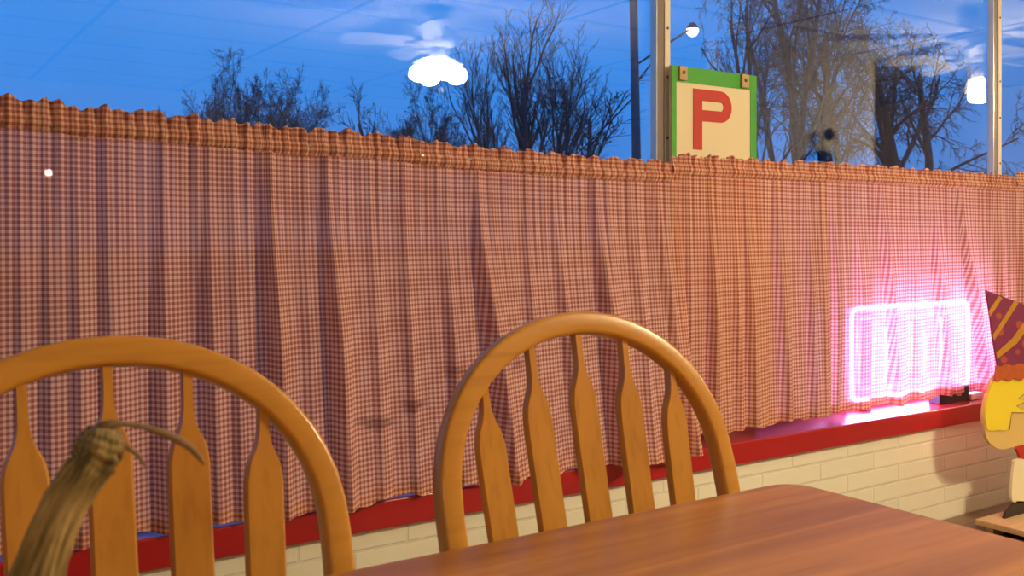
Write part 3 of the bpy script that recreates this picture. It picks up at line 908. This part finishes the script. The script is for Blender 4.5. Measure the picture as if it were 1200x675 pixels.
for px in (798.5, 871):
    c = sgp(px, 0)[0]
    cm = MB(); cm.box((c, -0.006, H - 0.024), (0.034, 0.012, 0.046)); cl = cm.build('clip', M_CLIP, sg, bevel=0.002)
    k = MB(); k.lathe([(0.0001, -0.0150), (0.006, -0.0145), (0.007, -0.012)], (c, 0, H - 0.022), 10, Matrix(((1, 0, 0), (0, 0, 1), (0, 1, 0)))); k.build('screw', M_SCREW, cl)

# ------------------------------------------------------------------ lit window sign behind the right curtain
YN = 2.352
nx0, nx1 = xat(996, YN), xat(1136, YN)
nz0, nz1 = SILL + 0.03, at(1066, 355, YN).z
ns = tag(empty('neon_sign', ((nx0 + nx1) / 2, YN, SILL)), 'pink lit neon window sign standing on the red sill behind the curtain', 'neon sign')
W2, H2 = nx1 - nx0, nz1 - SILL
def rrect(w, h, cz, r, n=6):
    pts = []
    for (sx, sz, a0) in ((1, 1, 0), (-1, 1, 90), (-1, -1, 180), (1, -1, 270)):
        for k in range(n + 1):
            a = R(a0 + 90 * k / n)
            pts.append((sx * (w / 2 - r) + r * math.cos(a), cz + sz * (h / 2 - r) + r * math.sin(a)))
    return pts
pts = [Vector((x, 0, z)) for x, z in rrect(W2 - 0.02, H2 - 0.05, (H2 + 0.03) / 2, 0.035)]
m = MB(); m.tube(pts + [pts[0]], 0.0085, 8, False); m.build('border_tube', M_WHITEPINK, ns)
pts = [Vector((x, 0.002, z)) for x, z in rrect(W2 - 0.10, H2 - 0.13, (H2 + 0.03) / 2, 0.03)]
m = MB(); m.tube(pts + [pts[0]], 0.006, 8, False); m.build('inner_tube', M_PINK, ns)
for (fx, za, zb, mm, nm) in ((-0.32, .10, .33, M_PINK, 'stroke_tube'), (-0.22, .10, .30, M_WHITEPINK, 'stroke_tube'), (-0.02, .12, .32, M_YELLOW, 'yellow_tube'), (0.10, .10, .28, M_YELLOW, 'yellow_tube'), (0.24, .10, .33, M_WHITEPINK, 'stroke_tube')):
    m = MB(); m.tube([(fx * W2 - 0.01, 0, za), (fx * W2 + 0.004, 0, (za + zb) / 2), (fx * W2 - 0.004, 0, zb)], 0.006, 8); m.build(nm, mm, ns)
m = MB(); m.box((0, 0.024, (H2 + 0.01) / 2), (W2, 0.006, H2 - 0.01)); m.build('backboard', M_ACRYL, ns)
for fx in (-0.4, 0.4):
    m = MB(); m.box((fx * W2, 0.012, 0.012), (0.05, 0.06, 0.024)); m.build('foot', M_BLACK, ns, bevel=0.002)
# transformer box on the sill
tb = at(1108, 462, 2.30)
tr_ = tag(empty('transformer_box', (tb.x, 2.285, SILL)), 'small black transformer box on the sill below the pink curtain', 'transformer')
m = MB(); m.box((0, 0, 0.03), (0.20, 0.05, 0.06)); m.build('case', M_BLACK, tr_, bevel=0.004)
ta = at(1143, 466, 2.26)
m = MB(); m.box((0, 0, 0.013), (0.085, 0.04, 0.026)); pa = m.build('power_adapter', M_WHITE, bevel=0.004)
pa.location = (ta.x, 2.27, SILL)
tag(pa, 'small white plug adapter on the sill beside the black transformer box', 'adapter')

# ------------------------------------------------------------------ oak table
TZ, TY1, TX1 = 0.753, 0.900, 1.055
TX0, TY0 = -0.50, 0.02
tcx, tcy = (TX0 + TX1) / 2, (TY0 + TY1) / 2
tb_ = tag(empty('dining_table', (tcx, tcy, 0)), 'brown oak dining table with rounded corner in the foreground', 'table')
m = MB()
w, d, r_ = TX1 - TX0, TY1 - TY0, 0.045
poly = []
for (sx, sy, a0) in ((1, 1, 0), (-1, 1, 90), (-1, -1, 180), (1, -1, 270)):
    for k in range(9):
        a = R(a0 + 90 * k / 8)
        poly.append((sx * (w / 2 - r_) + r_ * math.cos(a), sy * (d / 2 - r_) + r_ * math.sin(a)))
n = len(poly)
m.add([(x, y, TZ - 0.030) for x, y in poly] + [(x, y, TZ) for x, y in poly], [tuple(range(n))[::-1], tuple(range(n, 2 * n))] + [(i, (i + 1) % n, (i + 1) % n + n, i + n) for i in range(n)])
m.build('tabletop', M_TABLE, tb_, bevel=0.008, seg=3)
m = MB()
for sy in (-1, 1): m.box((0, sy * (d / 2 - 0.16), TZ - 0.075), (w - 0.34, 0.022, 0.09))
for sx in (-1, 1): m.box((sx * (w / 2 - 0.16), 0, TZ - 0.075), (0.022, d - 0.34, 0.09))
m.build('apron', M_TABLE, tb_)
for sx in (-1, 1):
    for sy in (-1, 1):
        l_ = MB(); l_.lathe([(0.0, 0), (0.022, 0), (0.026, 0.05), (0.03, 0.2), (0.036, 0.4), (0.03, 0.5), (0.038, 0.52), (0.038, TZ - 0.03), (0, TZ - 0.03)], (sx * (w / 2 - 0.16), sy * (d / 2 - 0.16), 0), 16)
        l_.build('leg', M_OAK, tb_)

# ------------------------------------------------------------------ arrow-back oak chairs
def back_y(z): return 0.97 + (z - 0.86) * 0.265      # lean of the back, world y


CY = 0.70                                             # chair origin


def make_chair(label, cx):
    c = tag(empty('dining_chair', (cx, CY, 0)), label, 'chair', 'arrow-back oak chairs at the table')
    # bow: centre line in the leaning back plane
    SZ = 0.44
    half, zb, za = 0.214, 0.775, 0.972
    path = [(-0.185, SZ), (-0.193, 0.52), (-0.202, 0.60), (-0.210, 0.68), (-0.214, 0.74)]
    for k in range(0, 25):
        a = math.pi - math.pi * k / 24
        path.append((half * math.cos(a), zb + (za - zb) * abs(math.sin(a)) ** 0.92))
    path += [(-x, z) for x, z in path[4::-1]]
    N_ = Vector((0, 1, -0.265)).normalized()          # normal of the back plane
    pts = [Vector((x, back_y(z) - CY, z)) for x, z in path]
    wsec, dsec = 0.0145, 0.0115
    sec = []
    for (sa, sb, a0) in ((1, 1, 0), (-1, 1, 90), (-1, -1, 180), (1, -1, 270)):
        for k in range(4):
            a = R(a0 + 30 * k); rc = 0.0055
            sec.append((sa * (wsec - rc) + rc * math.cos(a), sb * (dsec - rc) + rc * math.sin(a)))
    vs, fs = [], []
    ns_ = len(sec)
    for i, p in enumerate(pts):
        t = (pts[min(i + 1, len(pts) - 1)] - pts[max(i - 1, 0)]).normalized()
        s_ = t.cross(N_).normalized()
        vs += [p + s_ * a + N_ * b for a, b in sec]
    for i in range(len(pts) - 1):
        for k in range(ns_):
            k2 = (k + 1) % ns_
            fs.append((i * ns_ + k, i * ns_ + k2, (i + 1) * ns_ + k2, (i + 1) * ns_ + k))
    fs += [tuple(range(ns_)), tuple((len(pts) - 1) * ns_ + k for k in range(ns_))]
    m = MB(); m.add(vs, fs, True); m.build('bow', M_OAKX, c)
    # five arrow spindles
    for i in range(5):
        k = i - 2
        xt, xb = k * 0.0745, k * 0.064
        tt = min(1, abs(xt) / half)
        ztop = zb + (za - zb) * math.sqrt(1 - tt * tt) ** 0.92 - 0.004
        zsh = (0.886, 0.873, 0.848)[abs(k)]
        hw = 0.0205
        prof = [(SZ - 0.002, 0.008), (SZ + 0.05, 0.0095), (SZ + 0.09, 0.0150), (SZ + 0.13, hw * 0.92), (0.70, hw * 0.98), (zsh - 0.035, hw), (zsh - 0.012, hw * 0.99), (zsh - 0.004, hw * 0.93), (zsh + 0.006, hw * 0.82),
                (zsh + 0.013, hw * 0.64), (zsh + 0.020, hw * 0.47), (zsh + 0.028, hw * 0.34), (zsh + 0.037, 0.0055), (min(zsh + 0.050, ztop - 0.003), 0.0051), (ztop, 0.0050)]
        vs, fs = [], []
        for (z, h_) in prof:
            f = (z - SZ) / (ztop - SZ)
            xc = xb + (xt - xb) * f
            yc_ = back_y(z) - CY + 0.014 * math.sin(math.pi * f)
            th = 0.0062
            q = [(-h_, -th * 0.35), (-h_ * 0.86, -th), (h_ * 0.86, -th), (h_, -th * 0.35), (h_, th * 0.35), (h_ * 0.86, th), (-h_ * 0.86, th), (-h_, th * 0.35)]
            vs += [(xc + a, yc_ + b, z) for a, b in q]
        for j in range(len(prof) - 1):
            for e_ in range(8):
                e2 = (e_ + 1) % 8
                fs.append((j * 8 + e_, j * 8 + e2, (j + 1) * 8 + e2, (j + 1) * 8 + e_))
        fs += [tuple(range(8)), tuple((len(prof) - 1) * 8 + e_ for e_ in range(8))]
        m = MB(); m.add(vs, fs, True); o = m.build('spindle', M_OAK, c)
        bm_ = o.modifiers.new('es', 'EDGE_SPLIT'); bm_.split_angle = R(38)
    # saddle seat
    prof = []
    for k in range(40):
        a = 2 * math.pi * k / 40
        sx = math.copysign(abs(math.cos(a)) ** 0.55, math.cos(a)) * (0.215 if math.sin(a) > 0 else 0.215 + 0.015 * abs(math.sin(a)))
        sy = math.copysign(abs(math.sin(a)) ** 0.6, math.sin(a)) * 0.205
        prof.append((sx, sy - 0.015))
    m = MB(); n = 40
    vs = [(x * 0.94, y * 0.94, SZ - 0.036) for x, y in prof] + [(x, y, SZ - 0.02) for x, y in prof] + [(x, y, SZ - 0.006) for x, y in prof] + [(x * 0.97, y * 0.97, SZ) for x, y in prof] + [(x * 0.6, y * 0.6, SZ - 0.010) for x, y in prof] + [(0, 0, SZ - 0.012)]
    fs = [tuple(range(n))[::-1]]
    for r in range(4): fs += [(r * n + i, r * n + (i + 1) % n, (r + 1) * n + (i + 1) % n, (r + 1) * n + i) for i in range(n)]
    fs += [(4 * n + i, 4 * n + (i + 1) % n, 5 * n) for i in range(n)]
    m.add(vs, fs, True); m.build('seat', M_OAKX, c)
    ends = {}
    for sx in (-1, 1):
        for sy in (-1, 1):
            a = Vector((sx * 0.15, sy * 0.14 - 0.015, SZ - 0.03)); b = Vector((sx * 0.205, sy * 0.205 - 0.015, 0))
            ends[sx, sy] = (a, b)
            m = MB(); m.tube([a.lerp(b, f) for f in (0, .15, .3, .5, .7, .85, 1)], [.013, .016, .0175, .019, .0155, .0125, .0115], 12); m.build('leg', M_OAK, c)
    for sx in (-1, 1):
        p0, p1 = ends[sx, -1][0].lerp(ends[sx, -1][1], 0.62), ends[sx, 1][0].lerp(ends[sx, 1][1], 0.62)
        m = MB(); m.tube([p0.lerp(p1, f) for f in (0, .3, .5, .7, 1)], [.008, .011, .013, .011, .008], 10); m.build('stretcher', M_OAK, c)
    p0 = ends[-1, -1][0].lerp(ends[-1, -1][1], 0.62).lerp(ends[-1, 1][0].lerp(ends[-1, 1][1], 0.62), 0.5)
    p1 = Vector((-p0.x, p0.y, p0.z))
    m = MB(); m.tube([p0.lerp(p1, f) for f in (0, .3, .5, .7, 1)], [.008, .011, .013, .011, .008], 10); m.build('stretcher', M_OAK, c)
    return c


ch_right = make_chair('golden oak arrow-back chair pushed in at the table, right of the two', 0.762)
ch_left = copy_tree(ch_right)
ch_left.location.x = 0.198
ch_left['label'] = 'golden oak arrow-back chair behind the dried pumpkin stem, left of the two'

# ------------------------------------------------------------------ pumpkin on the table, only its dried stem reaches into view
PY = 0.545
pc = at(28, 720, PY)
pk = tag(empty('pumpkin', (pc.x, PY, TZ)), 'pumpkin on the table with a tall dried ribbed stem, at lower left', 'pumpkin')
ph_ = pc.z - TZ
m = MB(); vs, fs = [], []
NU, NVV = 72, 20
for j in range(NVV + 1):
    a = math.pi * j / NVV
    for i in range(NU):
        b = 2 * math.pi * i / NU
        rib = 1 - 0.07 * abs(math.sin(b * 5)) ** 0.5 * math.sin(a) if False else 1 - 0.06 * (1 - abs(math.sin(b * 5))) ** 2 * math.sin(a)
        rr_ = 0.098 * math.sin(a) ** 0.85 * rib + 0.001
        hh = ph_ / 2 - math.cos(a) * ph_ / 2 * (1.0 if a < 1.57 else 1.0) - 0.012 * math.exp(-((a - math.pi) / 0.35) ** 2)
        vs.append((rr_ * math.cos(b), rr_ * math.sin(b), hh))
for j in range(NVV):
    for i in range(NU):
        fs.append((j * NU + i, j * NU + (i + 1) % NU, (j + 1) * NU + (i + 1) % NU, (j + 1) * NU + i))
m.add(vs, fs, True); m.build('body', M_PUMP, pk)
base = Vector((pc.x, PY, TZ))
def sp(px, py, Y=PY): return at(px, py, Y) - base
sp_pts = [sp(22, 735), sp(37, 692), sp(50, 653), sp(62, 620), sp(77, 588), sp(96, 560), sp(110, 538), sp(117, 518), sp(121, 501)]
sp_rad = [0.018, 0.0128, 0.0112, 0.0106, 0.0104, 0.0104, 0.0108, 0.0112, 0.0068]
m = MB(); vs, fs = [], []
NS = 40
ref = Vector((0, -1, 0))
rs = random.Random(5)
# resample
fine, fr = [], []
for i in range(len(sp_pts) - 1):
    for k in range(6):
        f = k / 6
        fine.append(sp_pts[i].lerp(sp_pts[i + 1], f)); fr.append(sp_rad[i] + (sp_rad[i + 1] - sp_rad[i]) * f)
fine.append(sp_pts[-1]); fr.append(sp_rad[-1])
for i, p in enumerate(fine):
    t = (fine[min(i + 3, len(fine) - 1)] - fine[max(i - 3, 0)]).normalized()
    a_ = (ref - t * ref.dot(t)).normalized(); b_ = t.cross(a_)
    fl = i / (len(fine) - 1)
    for k in range(NS):
        an = 2 * math.pi * k / NS
        tw = an + 0.5 * fl
        rib = 1 + 0.20 * (1 - 2 * abs(math.sin(2.5 * tw)) ** 0.8 * 1.0 + 0.6) * 0.6 + 0.03 * math.cos(13 * tw + 1) + (0.10 * math.sin(2 * an + 9 * fl) * sm((fl - 0.75) / 0.2))
        if fl > 0.70: rib *= 1 + 0.10 * math.sin(fl * 95 + 2 * math.sin(an * 2)) + 0.06 * math.sin(3 * an + fl * 40)
        vs.append(p + (a_ * math.cos(an) + b_ * math.sin(an)) * fr[i] * rib)
for i in range(len(fine) - 1):
    for k in range(NS):
        fs.append((i * NS + k, i * NS + (k + 1) % NS, (i + 1) * NS + (k + 1) % NS, (i + 1) * NS + k))
fs.append(tuple((len(fine) - 1) * NS + k for k in range(NS)))
m.add(vs, fs, True); stem = m.build('stem', M_STEM, pk)
lay = stem.data.uv_layers.new(name='UVMap')
for lp in stem.data.loops:
    i_, k_ = divmod(lp.vertex_index, NS)
    lay.data[lp.index].uv = (abs(k_ / NS - 0.5) * 2, i_ / len(fine) * 1.6)
m = MB(); m.tube([sp(118, 503), sp(130, 496), sp(150, 497), sp(172, 501), sp(192, 508), sp(210, 516), sp(224, 525), sp(232, 534), sp(239, 544)],
                 [.0040, .0021, .0014, .0017, .0023, .0024, .0019, .0016, .0008], 9); m.build('tendril', M_STEMD, stem)
m = MB(); m.tube([sp(128, 505), sp(136, 512), sp(141, 524), sp(140, 540)], [.004, .0035, .003, .0012], 8); m.build('tendril', M_STEMD, stem)
m = MB(); m.tube([sp(136, 515), sp(150, 524), sp(162, 534), sp(171, 547)], [.0022, .0014, .0012, .0006], 7); m.build('tendril', M_STEMD, stem)

# ------------------------------------------------------------------ party-hat cutout standing on a low wooden plinth
YK = 1.99
plz = at(1143, 608, 2.045).z
px0 = at(1143, 608, 2.045).x
pl = tag(empty('wooden_plinth', (px0 + 0.40, 1.84, 0)), 'low pale wooden plinth on the floor under the party cutout', 'plinth')
m = MB(); m.box((0, 0, plz - 0.011), (0.80, 0.41, 0.022)); m.build('top_board', M_PALEWOOD, pl, bevel=0.003)
m = MB(); m.box((0, -0.17, (plz - 0.022) / 2), (0.74, 0.03, plz - 0.022)); m.box((0, 0.17, (plz - 0.022) / 2), (0.74, 0.03, plz - 0.022)); m.build('runner', M_PALEWOOD, pl)

cc = at(1216, 600, YK)
ck = tag(empty('party_cutout', (cc.x, YK, plz)), 'flat painted cutout child with yellow hair and purple striped party hat', 'cutout')
def kp(px, py):
    p = at(px, py, YK); return (p.x - cc.x, p.z - plz)
def curve(pts, n=5):
    """Closed Catmull-Rom outline."""
    o = []
    N_ = len(pts)
    for i in range(N_):
        p0, p1, p2, p3 = pts[i - 1], pts[i], pts[(i + 1) % N_], pts[(i + 2) % N_]
        for k in range(n):
            t = k / n
            o.append(tuple(0.5 * (2 * p1[j] + (p2[j] - p0[j]) * t + (2 * p0[j] - 5 * p1[j] + 4 * p2[j] - p3[j]) * t * t + (3 * p1[j] - p0[j] - 3 * p2[j] + p3[j]) * t ** 3) for j in (0, 1)))
    return o
def slab(name, poly, y0, y1, mm, par=ck):
    m = MB(); m.prism(poly, y0, y1); return m.build(name, mm, par)
# head board (tan face) : bump of the nape at lower left, profile to the right out of the picture
head = curve([kp(1166, 440), kp(1156, 460), kp(1151, 482), kp(1152, 500), kp(1155, 514), kp(1163, 523), kp(1175, 526), kp(1188, 523), kp(1200, 521), kp(1220, 524), kp(1244, 516), kp(1256, 498), kp(1262, 478), kp(1258, 455), kp(1248, 438), kp(1200, 436)])
hd = slab('head', head, -0.006, 0.006, M_FACE)
hair = [kp(1164, 441), kp(1156, 458), kp(1151.5, 478), kp(1151.5, 492), kp(1154, 503), kp(1160, 505), kp(1168, 503), kp(1177, 504), kp(1180, 495), kp(1182.5, 483), kp(1202, 483), kp(1188, 475.5), kp(1202, 469), kp(1190, 467), kp(1206, 455), kp(1212, 462), kp(1222, 450), kp(1232, 458), kp(1246, 440), kp(1220, 436)]
slab('hair', hair, -0.010, -0.006, M_HAIR)
inkp = [kp(1180, 503), kp(1182.5, 483), kp(1201, 483), kp(1188, 475.5), kp(1201, 469), kp(1190, 467), kp(1205, 455)]
m = MB(); m.tube([(x, -0.0102, z) for x, z in inkp], 0.0012, 5); m.build('ink_line', M_INK, hd)
# cone hat leaning left
tip, bl_, br_ = (1151.5, 340), (1165.5, 430), (1262, 424)
hat = [kp(*tip), kp(1156, 370), kp(1160, 400), kp(*bl_), kp(1210, 432), kp(*br_), kp(1240, 390), kp(1205, 360)]
ht = slab('party_hat', hat, -0.014, -0.008, M_HATP)
for st in ([(1154.5, 364), (1166, 346.5), (1170, 349), (1155.5, 371)], [(1159, 392), (1184, 352.5), (1189, 355), (1160, 399)], [(1163, 413), (1182, 396), (1206, 362), (1212, 366), (1187, 402), (1164, 420)], [(1200, 431), (1222, 408), (1236, 386), (1241, 391), (1228, 412), (1208, 432)]):
    slab('gold_stripe', [kp(*q) for q in st], -0.0155, -0.013, M_GOLD, ht)
for (dx, dy_, rr_) in ((1166, 370, 3.6), (1168, 389, 4.0), (1190, 380, 4.2), (1172, 421, 4.0), (1199, 403, 6), (1188, 412, 3), (1222, 395, 4)):
    slab('dot', [kp(dx + rr_ * math.cos(2 * math.pi * k / 18), dy_ + rr_ * math.sin(2 * math.pi * k / 18)) for k in range(18)], -0.0150, -0.013, M_DOT, ht)
brim = []
for k in range(25): brim.append(kp(1163 + 101 * k / 24, 428 - 0.06 * 101 * k / 24 + 1.6 * math.sin(k * 1.7)))
for k in range(24, -1, -1): brim.append(kp(1161 + 104 * k / 24, 445 - 0.05 * 101 * k / 24 + 2.0 * math.sin(k * 2.1)))
slab('hat_ruffle', brim, -0.018, -0.010, M_BRIM, ht)
# body
slab('collar', curve([kp(1194, 522), kp(1193, 532), kp(1198, 538), kp(1220, 539), kp(1240, 536), kp(1242, 522)]), -0.0055, 0.0055, M_REDCARD)
slab('shirt', curve([kp(1191, 538), kp(1187, 546), kp(1184.5, 570), kp(1185, 586), kp(1190, 589), kp(1196, 589), kp(1240, 589), kp(1250, 586), kp(1250, 560), kp(1246, 540), kp(1220, 536)]), -0.005, 0.005, M_SHIRT)
slab('shoe', [kp(1190, 587), kp(1178, 600), kp(1176, 606), (kp(1176, 600)[0], 0.0), (kp(1252, 600)[0], 0.0), kp(1248, 587)], -0.005, 0.005, M_SHOE)
m = MB(); m.box((0, 0.035, 0.006), (0.12, 0.06, 0.012)); m.build('stand', M_SHOE, ck)
